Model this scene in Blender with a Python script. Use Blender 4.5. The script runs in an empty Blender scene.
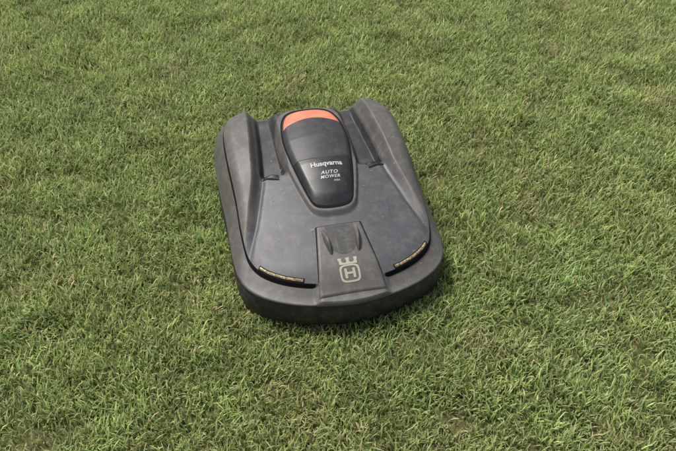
import bpy, math, random
import numpy as np
from mathutils import Vector, Euler
random.seed(3); rng=np.random.default_rng(5)
scene=bpy.context.scene
PI=math.pi
# ------------------------------------------------------------------ helpers
def link(o,parent=None):
    scene.collection.objects.link(o)
    if parent is not None: o.parent=parent
    return o
def ss(a,b,x):
    t=np.clip((x-a)/(b-a),0,1); return t*t*(3-2*t)
def new_mat(name):
    m=bpy.data.materials.new(name); m.use_nodes=True
    nt=m.node_tree; nt.nodes.clear()
    out=nt.nodes.new('ShaderNodeOutputMaterial'); b=nt.nodes.new('ShaderNodeBsdfPrincipled')
    nt.links.new(b.outputs[0],out.inputs[0])
    return m,nt,b,out
def plastic(name,c1,c2,rough=0.5,bump=0.15,dust=0.25,spec=0.4,dustcol=(0.22,0.21,0.17,1)):
    m,nt,b,out=new_mat(name); L=nt.links.new
    tc=nt.nodes.new('ShaderNodeTexCoord')
    n1=nt.nodes.new('ShaderNodeTexNoise'); n1.inputs['Scale'].default_value=9; n1.inputs['Detail'].default_value=6
    L(tc.outputs['Object'],n1.inputs['Vector'])
    mx=nt.nodes.new('ShaderNodeMix'); mx.data_type='RGBA'
    mx.inputs[6].default_value=(*c1,1); mx.inputs[7].default_value=(*c2,1)
    L(n1.outputs[0],mx.inputs[0])
    n2=nt.nodes.new('ShaderNodeTexNoise'); n2.inputs['Scale'].default_value=38; n2.inputs['Detail'].default_value=8; n2.inputs['Roughness'].default_value=0.7
    L(tc.outputs['Object'],n2.inputs['Vector'])
    rp=nt.nodes.new('ShaderNodeMapRange'); rp.inputs[1].default_value=0.47; rp.inputs[2].default_value=0.76; rp.inputs[4].default_value=dust
    L(n2.outputs[0],rp.inputs[0])
    mx2=nt.nodes.new('ShaderNodeMix'); mx2.data_type='RGBA'
    L(rp.outputs[0],mx2.inputs[0]); L(mx.outputs[2],mx2.inputs[6]); mx2.inputs[7].default_value=dustcol
    mp=nt.nodes.new('ShaderNodeMapping'); mp.inputs['Scale'].default_value=(220,9,9); mp.inputs['Rotation'].default_value=(0,0,.5)
    L(tc.outputs['Object'],mp.inputs[0])
    n4=nt.nodes.new('ShaderNodeTexNoise'); n4.inputs['Scale'].default_value=1.5; n4.inputs['Detail'].default_value=3
    L(mp.outputs[0],n4.inputs['Vector'])
    r4=nt.nodes.new('ShaderNodeMapRange'); r4.inputs[1].default_value=.64; r4.inputs[2].default_value=.74; r4.inputs[4].default_value=dust*.8
    L(n4.outputs[0],r4.inputs[0])
    mx3=nt.nodes.new('ShaderNodeMix'); mx3.data_type='RGBA'; mx3.inputs[7].default_value=dustcol
    L(r4.outputs[0],mx3.inputs[0]); L(mx2.outputs[2],mx3.inputs[6])
    L(mx3.outputs[2],b.inputs['Base Color'])
    n3=nt.nodes.new('ShaderNodeTexNoise'); n3.inputs['Scale'].default_value=900
    L(tc.outputs['Object'],n3.inputs['Vector'])
    bp=nt.nodes.new('ShaderNodeBump'); bp.inputs['Strength'].default_value=bump; bp.inputs['Distance'].default_value=0.0006
    L(n3.outputs[0],bp.inputs['Height']); L(bp.outputs[0],b.inputs['Normal'])
    rr=nt.nodes.new('ShaderNodeMapRange'); rr.inputs[3].default_value=rough-0.08; rr.inputs[4].default_value=rough+0.14
    L(n1.outputs[0],rr.inputs[0]); L(rr.outputs[0],b.inputs['Roughness'])
    b.inputs['Specular IOR Level'].default_value=spec
    return m
M_rim=plastic('rim_plastic',(0.060,0.056,0.053),(0.078,0.073,0.069),0.5,dust=0.34)
M_hood=plastic('hood_plastic',(0.047,0.047,0.053),(0.060,0.060,0.067),0.46,dust=0.26)
M_val=plastic('recess_shade_plastic',(0.018,0.018,0.020),(0.025,0.025,0.028),0.5,dust=0.2)  # channel shade beside the hatch, put into a darker base colour
M_low=plastic('skirt_plastic',(0.026,0.025,0.025),(0.036,0.035,0.034),0.5,dust=0.35)
M_panel=plastic('front_panel_plastic',(0.060,0.056,0.053),(0.075,0.070,0.067),0.48,dust=0.34)
M_blk=plastic('bumper_rubber',(0.008,0.008,0.009),(0.014,0.014,0.015),0.45,dust=0.22)
M_hatch=plastic('hatch_plastic',(0.022,0.022,0.024),(0.029,0.029,0.032),0.44,dust=0.15)
M_hatch2=plastic('hatch_lid_plastic',(0.010,0.010,0.012),(0.016,0.016,0.018),0.35,dust=0.1)
M_org=plastic('orange_plastic',(0.52,0.13,0.072),(0.60,0.16,0.09),0.45,dust=0.25,dustcol=(0.5,0.36,0.27,1))
M_gap=plastic('gap_black',(0.006,0.006,0.006),(0.008,0.008,0.008),0.8,dust=0.0,spec=0.1)
M_white=plastic('white_print',(0.32,0.32,0.33),(0.42,0.42,0.43),0.5,dust=0.2)
M_logo=plastic('logo_grey',(0.25,0.24,0.18),(0.32,0.31,0.23),0.35,dust=0.2)
m,nt,b,out=new_mat('headlight_lens'); L=nt.links.new
tc=nt.nodes.new('ShaderNodeTexCoord'); v=nt.nodes.new('ShaderNodeTexVoronoi'); v.inputs['Scale'].default_value=170
L(tc.outputs['Object'],v.inputs['Vector'])
cr=nt.nodes.new('ShaderNodeValToRGB'); cr.color_ramp.elements[0].color=(0.50,0.40,0.21,1); cr.color_ramp.elements[1].color=(0.14,0.10,0.05,1); cr.color_ramp.elements[1].position=0.7
L(v.outputs[0],cr.inputs[0]); L(cr.outputs[0],b.inputs['Base Color']); b.inputs['Roughness'].default_value=0.2
M_led=m

def catmull(pts,n=24):
    P=np.array(pts,float); N=len(P); out=[]
    for i in range(N):
        p0,p1,p2,p3=P[(i-1)%N],P[i],P[(i+1)%N],P[(i+2)%N]
        for k in range(n):
            t=k/n
            out.append(0.5*((2*p1)+(-p0+p2)*t+(2*p0-5*p1+4*p2-p3)*t*t+(-p0+3*p1-3*p2+p3)*t**3))
    return np.array(out)
def sym(half):
    return half+[(-x,y) for x,y in half[-2:0:-1]]
class Outline:
    def __init__(s,half,c):
        s.c=c; C=catmull(sym(half)); d=C-np.array(c)
        a=np.arctan2(d[:,1],d[:,0]); r=np.hypot(d[:,0],d[:,1]); o=np.argsort(a)
        a=a[o]; r=r[o]
        s.a=np.concatenate([a-2*PI,a,a+2*PI]); s.r=np.concatenate([r,r,r])
    def R(s,th): return np.interp(th,s.a,s.r)
    def rr(s,x,y):
        dx=x-s.c[0]; dy=y-s.c[1]
        return np.hypot(dx,dy)/s.R(np.arctan2(dy,dx))
    def pt(s,r,th):
        R=s.R(th)*r; return s.c[0]+R*np.cos(th), s.c[1]+R*np.sin(th)
BODY=Outline([(0,.338),(.10,.343),(.16,.350),(.205,.347),(.246,.326),(.270,.280),(.280,.21),(.281,.1),(.276,-.04),(.276,-.15),(.269,-.233),(.242,-.290),(.182,-.334),(.10,-.362),(0,-.376)],(0,0))
HATCH=Outline([(0,.262),(.040,.258),(.067,.236),(.084,.180),(.088,.10),(.078,.01),(.061,-.075),(.049,-.110),(.029,-.122),(0,-.125)],(0,.08))
SURR=Outline([(0,.286),(.052,.281),(.086,.256),(.105,.190),(.107,.10),(.094,.005),(.074,-.085),(.058,-.130),(.034,-.146),(0,-.150)],(0,.08))
_y=np.linspace(-.45,.45,901)
_z=np.interp(_y,[-.45,-.38,-.36,-.33,-.28,-.2,-.1,0,.1,.2,.3,.35,.45],[.07,.108,.121,.138,.158,.181,.208,.231,.246,.251,.244,.232,.20])
_k=np.hanning(61); _k/=_k.sum(); _z=np.convolve(np.pad(_z,30,mode='edge'),_k,'valid')
_xy=np.interp(_y,[-.45,-.36,-.25,-.12,.0,.15,.345],[.30,.285,.256,.208,.174,.160,.148]); _xy=np.convolve(np.pad(_xy,30,mode='edge'),_k,'valid')
def xi(y): return np.interp(y,_y,_xy)
def ztop(x,y,pit):
    ax=np.abs(x)
    z=np.interp(y,_y,_z)-.032*(ax/.28)**2
    fh=.011*ss(-.34,-.16,y)+.026*ss(-.16,.12,y)-.008*ss(.22,.345,y)
    X=xi(y)
    z=z+fh*ss(X,X+.024,ax)
    z=z-.034*ss(.005,.045,y)*(1-ss(X-.012,X+.004,ax))*ss(.088,.113,ax)*(1-.45*ss(.22,.34,y))
    z=z-.005*np.exp(-((ax-X+.006)/.007)**2)*(1-ss(.0,.05,y))*ss(-.30,-.14,y)
    s=SURR.rr(x,y)
    z=z+.011*(1-ss(.95,1.015,s))
    if pit: z=z-.022*(1-ss(.92,.97,HATCH.rr(x,y)))
    return z
def zshell(x,y,pit=True):
    r=BODY.rr(x,y); zt=ztop(x,y,pit); ax=np.abs(x)
    ze=np.interp(y,[-.37,-.2,.1,.35],[.114,.126,.158,.192])
    t=np.clip((r-.78)/.22,0,1)
    nose=(1-ss(.078,.1,ax))*(y<0)
    z=zt*(1-t**2.4)+ze*t**2.4
    z=z-.011*ss(.890,.900,r)*(1-nose)*(1-.75*ss(.22,.32,y))
    return z
def zs0(x,y): return zshell(x,y,False)
def mesh_obj(name,verts,faces,mats,fm=None,parent=None,smooth=True):
    me=bpy.data.meshes.new(name); me.from_pydata([tuple(map(float,v)) for v in verts],[],faces)
    for mm in mats: me.materials.append(mm)
    if fm is not None: me.polygons.foreach_set('material_index',np.array(fm,dtype=np.int32))
    me.polygons.foreach_set('use_smooth',[smooth]*len(me.polygons)); me.update()
    return link(bpy.data.objects.new(name,me),parent)
def polar(name,O,rings,nth,mats,matf=None,parent=None,cap=False):
    th=np.arange(nth)*2*PI/nth-PI+PI/nth
    V=[]
    for r,zf in rings:
        x,y=O.pt(r,th); V.append(np.stack([x,y,zf(x,y)],1))
    A=np.concatenate(V); n=len(rings)
    F=[];FM=[]
    for i in range(n-1):
        for j in range(nth):
            k=(j+1)%nth
            F.append((i*nth+j,(i+1)*nth+j,(i+1)*nth+k,i*nth+k))
            if matf:
                c=(V[i][j]+V[i+1][k])/2; FM.append(matf(c[0],c[1],(rings[i][0]+rings[i+1][0])/2,i))
    c0=V[0].mean(0); A=np.vstack([A,c0[None]]); ci=len(A)-1
    for j in range(nth):
        k=(j+1)%nth; F.append((ci,j,k)); 
        if matf: FM.append(matf(c0[0],c0[1],0,0))
    return mesh_obj(name,A,F,mats,FM if matf else None,parent)

mower=link(bpy.data.objects.new('robotic_lawn_mower',None)); mower.empty_display_size=.2
# ------------------------------------------------------------------ shell
rl=list(np.linspace(.02,.86,190))+list(np.linspace(.865,.915,22))+list(np.linspace(.92,1.0,16))
nr=len(rl)
rings=[(r,zshell) for r in rl]
zc=lambda z:(lambda x,y:np.full_like(x,z))
def edge(d): return lambda x,y: np.interp(y,[-.37,-.2,.1,.35],[.104,.114,.146,.181])-d
def edgelow(x,y): return np.interp(y,[-.37,-.2,.1,.35],[.093,.098,.112,.130])
rings+=[(1.005,edge(.002)),(1.007,edge(.005)),(1.003,edge(.007)),(1.001,lambda x,y:edgelow(x,y)+.003),(.999,edgelow),(.985,edgelow),(.96,lambda x,y:edgelow(x,y)+.003)]
def shellmat(x,y,r,i):
    ax=abs(x)
    if i>=nr+1: return 4
    if .889<r<.900 and not(ax<.088 and y<0): return 3
    if r>=.9: return 0
    X=float(xi(y))
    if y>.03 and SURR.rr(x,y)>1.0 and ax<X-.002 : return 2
    if y>.03 and ax>X: return 0
    if ax>X+.008: return 0
    if SURR.rr(x,y)<1.01: return 0
    return 1
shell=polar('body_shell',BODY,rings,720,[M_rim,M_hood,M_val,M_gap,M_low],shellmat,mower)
def lowz(x,y): return edgelow(x,y)-.001
polar('chassis_bumper',BODY,[(.2,zc(.040)),(.9,zc(.034)),(.955,zc(.024)),(.985,zc(.025)),(1.000,zc(.032)),(1.005,zc(.050)),(1.004,zc(.070)),(.996,lambda x,y:lowz(x,y)-.004),(.985,lowz),(.95,lowz)],320,[M_blk],None,mower)
# ------------------------------------------------------------------ hatch
def hz(x,y):
    s=HATCH.rr(x,y)
    z=np.interp(y,[-.13,-.10,-.05,.0,.1,.18,.23,.27],[.215,.228,.247,.263,.282,.287,.281,.267])-.017*(x/.09)**2
    z=z+.004*(1-ss(.010,.014,y-.1*np.abs(x)))
    z=z-.005*ss(.178,.183,y+2.6*x*x)
    lip=zs0(x,y)+.001
    t=np.clip((s-.82)/.18,0,1)
    return z*(1-t**2.6)+lip*t**2.6
def hmat(x,y,r,i):
    if y+2.6*x*x>.182 and r<.955: return 1
    if y-.1*abs(x)<.0125: return 2
    return 0
polar('hatch_cover',HATCH,[(r,hz) for r in list(np.linspace(.02,1.0,170))],480,[M_hatch,M_org,M_hatch2],hmat,mower)
def ringstrip(name,O,r0,r1,off,mat,n=320,m=5,th0=-PI,th1=PI,lift=None):
    V=[];F=[]
    for i in range(m):
        r=r0+(r1-r0)*i/(m-1)
        for j in range(n+1):
            th=th0+(th1-th0)*j/n
            x,y=O.pt(r,th); V.append((x,y,float(zs0(x,y))+off*(math.sin(PI*i/(m-1))*.6+.4)))
    for i in range(m-1):
        for j in range(n): 
            a=i*(n+1)+j; F.append((a,a+n+1,a+n+2,a+1))
    return mesh_obj(name,V,F,[mat],None,mower)
ringstrip('hatch_gap',HATCH,.985,1.045,.0012,M_gap)
# ------------------------------------------------------------------ draped quads
def drape(name,corners,off,mat,nu=24,nv=40,edge_r=.12,surf=zshell):
    a,b_,c,d=[np.array(q,float) for q in corners]; V=[];F=[]
    for j in range(nv+1):
        v=j/nv
        for i in range(nu+1):
            u=i/nu; p=(a*(1-u)+b_*u)*(1-v)+(d*(1-u)+c*u)*v
            eu=min(u,1-u)/edge_r; ev=min(v,1-v)/(edge_r*.5)
            h=min(1,eu)*1.0; h=min(h,min(1,ev)); h=1-(1-h)**2.2
            V.append((p[0],p[1],float(surf(p[0],p[1]))+off*(h if h<1 else 1)-(.001 if h==0 else 0)))
    for j in range(nv):
        for i in range(nu):
            k=j*(nu+1)+i; F.append((k,k+1,k+nu+2,k+nu+1))
    return mesh_obj(name,V,F,[mat],None,mower)
drape('front_panel_gap',[(-.091,-.358),(.091,-.358),(.062,-.172),(-.062,-.172)],.0012,M_gap,edge_r=.02)
drape('front_panel',[(-.087,-.358),(.087,-.358),(.058,-.176),(-.058,-.176)],.0045,M_panel,edge_r=.05,nu=60,nv=90)
def scoop_shade_sheet(name):
    V=[];F=[];nu=24;nv=30
    for j in range(nv+1):
        v=j/nv; y=-.181-.085*v; hw=.037*(1-.15*v)*math.sqrt(max(0,1-max(0,(v-.6)/.4)**2))+.0005
        for i in range(nu+1):
            x=-hw+2*hw*i/nu; V.append((x,y,float(zshell(x,y))+.0052))
    for j in range(nv):
        for i in range(nu):
            k=j*(nu+1)+i; F.append((k,k+nu+1,k+nu+2,k+1))
    return mesh_obj(name,V,F,[M_low],None,mower)
scoop_shade_sheet('charging_scoop_shade')  # flush dark sheet between the fins; its colour paints the hollow's shade
def fin(name,x0,tilt):
    V=[];F=[];n=24;mm=10
    for j in range(n+1):
        t=j/n; y=-.182-.082*t; w=.0072*math.sin(PI*min(1,t*.93+.05))**.6; h=.022*math.sin(PI*t**1.6)**.8
        cx=x0+tilt*(t-.5)
        for i in range(mm+1):
            a=PI*i/mm; x=cx+w*math.cos(a); V.append((x,y,float(zshell(x,y))+.003+h*math.sin(a)))
    for j in range(n):
        for i in range(mm):
            k=j*(mm+1)+i; F.append((k,k+1,k+mm+2,k+mm+1))
    return mesh_obj(name,V,F,[M_panel],None,mower)
fin('charging_fin_a',-.040,.010); fin('charging_fin_b',.040,-.010)
for nm,s in (('headlight_a',1),('headlight_b',-1)):
    t0=math.atan2(-.310,.118*s); t1=math.atan2(-.252,.218*s)
    if t0>t1: t0,t1=t1,t0
    ringstrip(nm+'_bezel',BODY,.861,.889,.0014,M_gap,60,7,t0-.01,t1+.01)
    ringstrip(nm,BODY,.867,.882,.0028,M_led,60,7,t0,t1)
for nm,s in (('vent_slot_a',1),('vent_slot_b',-1)):
    V=[];F=[];nu=16;nv=24
    for j in range(nv+1):
        v=j/nv
        for i in range(nu+1):
            u=i/nu; x=s*(.124+.046*u - .004*v); y=-.006+.044*v+.016*u
            bulge=.007*math.sin(PI*u)*math.sin(PI*v)+.0022*math.sin(v*PI*7)**2
            V.append((x,y,float(zshell(x,y))+.0015+bulge))
    for j in range(nv):
        for i in range(nu):
            k=j*(nu+1)+i; F.append((k,k+1,k+nu+2,k+nu+1))
    mesh_obj(nm,V,F,[M_blk],None,mower)
def text(name,body,size,x,y,mat,surf,shear=0,off=0.0,ax='CENTER',spacing=1.0):
    cu=bpy.data.curves.new(name,'FONT'); cu.body=body; cu.size=size; cu.align_x=ax; cu.shear=shear; cu.offset=off; cu.space_character=spacing
    o=bpy.data.objects.new(name+'_tmp',cu); scene.collection.objects.link(o)
    bpy.context.view_layer.update()
    me=bpy.data.meshes.new_from_object(o.evaluated_get(bpy.context.evaluated_depsgraph_get()))
    bpy.data.objects.remove(o)
    for vv in me.vertices:
        X=vv.co.x+x; Y=vv.co.y+y
        vv.co=(X,Y,float(surf(X,Y))+.0012)
    me.materials.clear(); me.materials.append(mat)
    ob=bpy.data.objects.new(name,me); link(ob,mower)
    return ob
text('brand_lettering','Husqvarna',.0200,.004,-.018,M_white,hz,off=.0005)
text('model_lettering_top','AUTO',.0145,.006,-.044,M_white,hz,shear=.3,off=.0003,spacing=1.2)
text('model_lettering_bottom','MOWER',.0130,.006,-.057,M_white,hz,shear=.3,off=.0002,spacing=1.15)
text('model_number_lettering','430X',.008,.022,-.068,M_white,hz,off=.0)
def boxes(name,rects,mat,off,th):
    V=[];F=[]
    for (p) in rects:
        k=len(V)
        for (x,y) in p: V.append((x,y,float(zshell(x,y))+off+th))
        for (x,y) in p: V.append((x,y,float(zshell(x,y))+off-.001))
        n=len(p)
        F.append(tuple(k+i for i in range(n)))
        for i in range(n): F.append((k+i,k+n+i,k+n+(i+1)%n,k+(i+1)%n))
    return mesh_obj(name,V,F,[mat],None,mower,smooth=False)
cx,cy=0.0,-.316
rects=[]
N=28; ky=.82
def sq(t,a,b_,p=4):
    c=math.cos(t); s=math.sin(t); return (cx+a*math.copysign(abs(c)**(2/p),c),cy+b_*ky*math.copysign(abs(s)**(2/p),s))
for i in range(N):
    t0=2*PI*i/N; t1=2*PI*(i+1)/N
    rects.append([sq(t0,.0255,.0255),sq(t1,.0255,.0255),sq(t1,.0205,.0205),sq(t0,.0205,.0205)])
def R_(x0,y0,x1,y1): rects.append([(cx+x0,cy+y0*ky),(cx+x1,cy+y0*ky),(cx+x1,cy+y1*ky),(cx+x0,cy+y1*ky)])
R_(-.0135,-.014,-.007,.014); R_(.007,-.014,.0135,.014); R_(-.007,-.003,.007,.003)
for dx,tx in ((-.0165,-.020),(0,0),(.0165,.020)):
    rects.append([(cx+dx-.006,cy+.0265*ky),(cx+dx+.006,cy+.0265*ky),(cx+tx+.003,cy+.040*ky),(cx+tx-.003,cy+.040*ky)])
    R_(tx-.0045,.0395,tx+.0045,.047)
rects.append([(cx-.0215,cy+.0262*ky),(cx+.0215,cy+.0262*ky),(cx+.0215,cy+.032*ky),(cx-.0215,cy+.032*ky)])
boxes('badge',rects,M_logo,.0045,.0012)
def wheel(name,x,y,r,w,n=64):
    V=[];F=[]; prof=[(-w/2,r*.3),(-w/2,r*.85),(-w*.42,r*.97),(0,r),(w*.42,r*.97),(w/2,r*.85),(w/2,r*.3)]
    for i in range(n):
        a=2*PI*i/n; k=1.0 if i%4<2 else .95
        for px,pr in prof:
            q=pr*(k if pr>r*.9 else 1); V.append((x+px,y+q*math.cos(a),r+q*math.sin(a)))
    m=len(prof)
    for i in range(n):
        for j in range(m-1):
            F.append((i*m+j,((i+1)%n)*m+j,((i+1)%n)*m+j+1,i*m+j+1))
    F.append(tuple(i*m for i in range(n))); F.append(tuple(i*m+m-1 for i in range(n))[::-1])
    return mesh_obj(name,V,F,[M_blk],None,mower,smooth=False)
wheel('rear_wheel_a',.205,.15,.095,.05); wheel('rear_wheel_b',-.205,.15,.095,.05)
wheel('caster_wheel_a',.12,-.22,.045,.03); wheel('caster_wheel_b',-.12,-.22,.045,.03)
m,nt,b,out=new_mat('clippings'); b.inputs['Base Color'].default_value=(.24,.25,.12,1); b.inputs['Roughness'].default_value=.8
V=[];F=[]
for i in range(80):
    th=rng.uniform(-PI,PI); r=rng.uniform(.3,.97); x,y=BODY.pt(r,th); x=float(x);y=float(y)
    if HATCH.rr(x,y)<1.05: continue
    a=rng.uniform(0,PI); l=rng.uniform(.002,.007); w=.0006
    dx,dy=math.cos(a)*l/2,math.sin(a)*l/2; nx,ny=-math.sin(a)*w,math.cos(a)*w
    k=len(V)
    for (px,py) in ((x-dx-nx,y-dy-ny),(x+dx-nx,y+dy-ny),(x+dx+nx,y+dy+ny),(x-dx+nx,y-dy+ny)):
        V.append((px,py,float(zshell(px,py))+.0012+(.004 if (abs(px)<.09 and py<-.17) else 0)))
    F.append((k,k+1,k+2,k+3))
mesh_obj('clippings',V,F,[m],None,mower,smooth=False)
mower.location=(-.038,.133,.0); mower.rotation_euler=(0,0,math.radians(12.5))

# ------------------------------------------------------------------ ground
m,nt,b,out=new_mat('soil_thatch'); L=nt.links.new
tc=nt.nodes.new('ShaderNodeTexCoord')
n1=nt.nodes.new('ShaderNodeTexNoise'); n1.inputs['Scale'].default_value=30; n1.inputs['Detail'].default_value=10; n1.inputs['Roughness'].default_value=.7
L(tc.outputs['Object'],n1.inputs['Vector'])
cr=nt.nodes.new('ShaderNodeValToRGB'); e=cr.color_ramp.elements
e[0].position=.35; e[0].color=(.050,.062,.020,1); e[1].position=.7; e[1].color=(.16,.145,.07,1)
L(n1.outputs[0],cr.inputs[0]); L(cr.outputs[0],b.inputs['Base Color']); b.inputs['Roughness'].default_value=1; b.inputs['Specular IOR Level'].default_value=.05
bp=nt.nodes.new('ShaderNodeBump'); bp.inputs['Distance'].default_value=.01; L(n1.outputs[0],bp.inputs['Height']); L(bp.outputs[0],b.inputs['Normal'])
mesh=bpy.data.meshes.new('ground'); S=300
mesh.from_pydata([(-S,-S,0),(S,-S,0),(S,S,0),(-S,S,0)],[],[(0,1,2,3)]); mesh.materials.append(m)
link(bpy.data.objects.new('ground',mesh))

# ------------------------------------------------------------------ grass
m,nt,b,out=new_mat('grass_blade'); L=nt.links.new
at=nt.nodes.new('ShaderNodeAttribute'); at.attribute_name='bcol'
geo=nt.nodes.new('ShaderNodeNewGeometry')
def gnoise(scale,detail,off=0):
    mp=nt.nodes.new('ShaderNodeMapping'); mp.inputs['Location'].default_value=(off,off*1.7,0); L(geo.outputs['Position'],mp.inputs[0])
    n=nt.nodes.new('ShaderNodeTexNoise'); n.inputs['Scale'].default_value=scale; n.inputs['Detail'].default_value=detail
    L(mp.outputs[0],n.inputs['Vector']); return n
def mrange(src,a,b_,c,d):
    r=nt.nodes.new('ShaderNodeMapRange'); r.inputs[1].default_value=a; r.inputs[2].default_value=b_; r.inputs[3].default_value=c; r.inputs[4].default_value=d
    L(src,r.inputs[0]); return r.outputs[0]
n1=gnoise(2.4,5); n2=gnoise(9,5,3.3); n3=gnoise(4.2,7,8.1)
hsv=nt.nodes.new('ShaderNodeHueSaturation')
L(at.outputs['Color'],hsv.inputs['Color'])
L(mrange(n1.outputs[0],.3,.7,.480,.508),hsv.inputs['Hue'])
L(mrange(n2.outputs[0],.3,.7,1.22,.76),hsv.inputs['Value'])
hsv.inputs['Saturation'].default_value=.98
mxs=nt.nodes.new('ShaderNodeMix'); mxs.data_type='RGBA'; mxs.inputs[7].default_value=(.44,.38,.21,1)
L(mrange(n3.outputs[0],.57,.74,0,.58),mxs.inputs[0]); L(hsv.outputs[0],mxs.inputs[6])
col=mxs.outputs[2]
L(col,b.inputs['Base Color']); b.inputs['Roughness'].default_value=.5; b.inputs['Specular IOR Level'].default_value=.35
tr=nt.nodes.new('ShaderNodeBsdfTranslucent'); L(col,tr.inputs[0])
ad=nt.nodes.new('ShaderNodeMixShader'); ad.inputs[0].default_value=.40
L(b.outputs[0],ad.inputs[1]); L(tr.outputs[0],ad.inputs[2]); L(ad.outputs[0],out.inputs[0])
M_grass=m
gcol=bpy.data.collections.new('grass_tufts')
def tuft(idx,nb,rad,dry):
    V=[];F=[];C=[]
    lean0=rng.uniform(0,2*PI); leanm=rng.uniform(0,.6)
    for i in range(nb):
        a=rng.uniform(0,2*PI); d=rad*math.sqrt(rng.uniform(0,1)); bx,by_=d*math.cos(a),d*math.sin(a)
        straw=rng.random()<dry
        l=rng.uniform(.016,.042)*(0.8 if straw else 1); w=rng.uniform(.0009,.0019)
        az=rng.uniform(0,2*PI); bend=rng.uniform(.15,1.35)*(1.3 if straw else 1)
        lx=math.cos(az)*bend+math.cos(lean0)*leanm; ly=math.sin(az)*bend+math.sin(lean0)*leanm
        lm=math.hypot(lx,ly)+1e-6; lx/=lm; ly/=lm
        px,py=-ly,lx; tw=rng.uniform(-.8,.8); 
        wx,wy=px*math.cos(tw)-py*math.sin(tw),px*math.sin(tw)+py*math.cos(tw)
        ang=rng.uniform(.0,.5); tot=min(lm,1.6)
        if straw: c=np.array([.58,.50,.27])*rng.uniform(.6,1.2)
        else:
            g=rng.random(); c=(1-g)*np.array([.175,.30,.065])+g*np.array([.45,.55,.185]); c=c*rng.uniform(.75,1.2)
        pos=np.array([bx,by_,0.0]); k=len(V); seg=3
        for s in range(seg+1):
            t=s/seg; ww=w*(1-.15*t) if s<seg else w*.15
            V.append(pos+np.array([wx,wy,0])*ww); V.append(pos-np.array([wx,wy,0])*ww)
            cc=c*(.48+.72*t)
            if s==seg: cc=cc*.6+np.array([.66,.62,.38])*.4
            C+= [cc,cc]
            th=ang+tot*t
            pos=pos+np.array([lx*math.sin(th),ly*math.sin(th),math.cos(th)])*l/seg
        for s in range(seg): q=k+2*s; F.append((q,q+1,q+3,q+2))
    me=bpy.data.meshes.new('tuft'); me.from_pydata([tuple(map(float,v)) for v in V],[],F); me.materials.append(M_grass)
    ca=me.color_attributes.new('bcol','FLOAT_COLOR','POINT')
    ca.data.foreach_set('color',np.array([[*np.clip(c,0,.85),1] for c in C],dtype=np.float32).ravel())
    me.polygons.foreach_set('use_smooth',[True]*len(me.polygons))
    o=bpy.data.objects.new('grass_tuft',me); gcol.objects.link(o)
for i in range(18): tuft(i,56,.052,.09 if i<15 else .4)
me=bpy.data.meshes.new('lawn_grass'); G=60; ext=6.0
V=[(-ext+2*ext*i/G,1-ext+2*ext*j/G,.001) for j in range(G+1) for i in range(G+1)]
F=[(j*(G+1)+i,j*(G+1)+i+1,(j+1)*(G+1)+i+1,(j+1)*(G+1)+i) for j in range(G) for i in range(G)]
me.from_pydata(V,[],F)
da=me.attributes.new('dens','FLOAT','POINT')
dd=[]
for (x,y,z) in V:
    d=math.hypot(x,(y-.8)); dd.append(640*(1-ss(2.6,4.2,d))+150)
da.data.foreach_set('value',np.array(dd,dtype=np.float32))
lawn=link(bpy.data.objects.new('lawn_grass',me))
ng=bpy.data.node_groups.new('scatter','GeometryNodeTree')
ng.interface.new_socket('Geometry',in_out='INPUT',socket_type='NodeSocketGeometry')
ng.interface.new_socket('Geometry',in_out='OUTPUT',socket_type='NodeSocketGeometry')
N_=ng.nodes.new; L=ng.links.new
gi=N_('NodeGroupInput'); go=N_('NodeGroupOutput')
dp=N_('GeometryNodeDistributePointsOnFaces'); na=N_('GeometryNodeInputNamedAttribute'); na.data_type='FLOAT'; na.inputs[0].default_value='dens'
L(gi.outputs[0],dp.inputs['Mesh']); L(na.outputs[0],dp.inputs['Density'])
ci=N_('GeometryNodeCollectionInfo'); ci.inputs[0].default_value=gcol; ci.inputs[1].default_value=True; ci.inputs[2].default_value=True
ip=N_('GeometryNodeInstanceOnPoints'); L(dp.outputs['Points'],ip.inputs['Points']); L(ci.outputs[0],ip.inputs['Instance']); ip.inputs['Pick Instance'].default_value=True
rv=N_('FunctionNodeRandomValue'); rv.data_type='FLOAT_VECTOR'; rv.inputs[0].default_value=(-.12,-.12,0); rv.inputs[1].default_value=(.12,.12,6.283)
L(rv.outputs[0],ip.inputs['Rotation'])
rs=N_('FunctionNodeRandomValue'); rs.data_type='FLOAT'; rs.inputs[2].default_value=.82; rs.inputs[3].default_value=1.18; rs.inputs['Seed'].default_value=4
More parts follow.
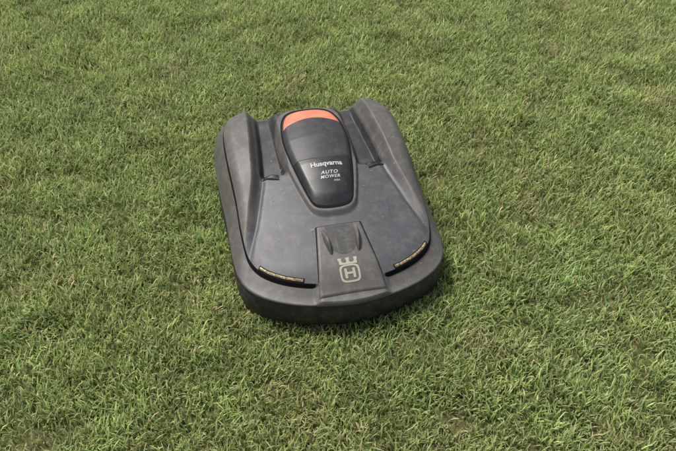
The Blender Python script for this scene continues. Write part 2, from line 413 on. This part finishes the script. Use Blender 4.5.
nz=N_('ShaderNodeTexNoise'); nz.inputs['Scale'].default_value=6; nz.inputs['Detail'].default_value=3
mr=N_('ShaderNodeMapRange'); mr.inputs[1].default_value=.3; mr.inputs[2].default_value=.7; mr.inputs[3].default_value=.80; mr.inputs[4].default_value=1.2
mu=N_('ShaderNodeMath'); mu.operation='MULTIPLY'
L(nz.outputs[0],mr.inputs[0]); L(mr.outputs[0],mu.inputs[0]); L(rs.outputs[1],mu.inputs[1])
L(mu.outputs[0],ip.inputs['Scale']); L(ip.outputs[0],go.inputs[0])
md=lawn.modifiers.new('scatter','NODES'); md.node_group=ng

# ------------------------------------------------------------------ light
w=bpy.data.worlds.new('World'); scene.world=w; w.use_nodes=True; nt=w.node_tree
bg=nt.nodes['Background']; sk=nt.nodes.new('ShaderNodeTexSky'); sk.sky_type='NISHITA'; sk.sun_disc=False
el=math.radians(64); azim=math.radians(-60)
sk.sun_elevation=el; sk.sun_rotation=azim; sk.dust_density=4
hs=nt.nodes.new('ShaderNodeHueSaturation'); hs.inputs['Saturation'].default_value=.5
nt.links.new(sk.outputs[0],hs.inputs['Color']); nt.links.new(hs.outputs[0],bg.inputs[0]); bg.inputs[1].default_value=.15
sd=bpy.data.lights.new('sun','SUN'); sd.energy=4.8; sd.angle=math.radians(16); sd.color=(1,.96,.90)
so=link(bpy.data.objects.new('sun',sd))
dirv=Vector((math.sin(azim)*math.cos(el),math.cos(azim)*math.cos(el),math.sin(el)))
so.rotation_euler=dirv.to_track_quat('Z','Y').to_euler(); so.location=dirv*10
# ------------------------------------------------------------------ camera
cd=bpy.data.cameras.new('camera'); cd.sensor_width=36; cd.lens=41.5; cd.clip_end=2000; cd.clip_start=.05
co=link(bpy.data.objects.new('camera',cd)); p=math.radians(41); D=2.06
aim=Vector((0,0,.15)); co.location=aim+Vector((0,-math.cos(p),math.sin(p)))*D
co.rotation_euler=(PI/2-p,0,0)
scene.camera=co
scene.view_settings.view_transform='Standard'; scene.view_settings.look='None'; scene.view_settings.exposure=0
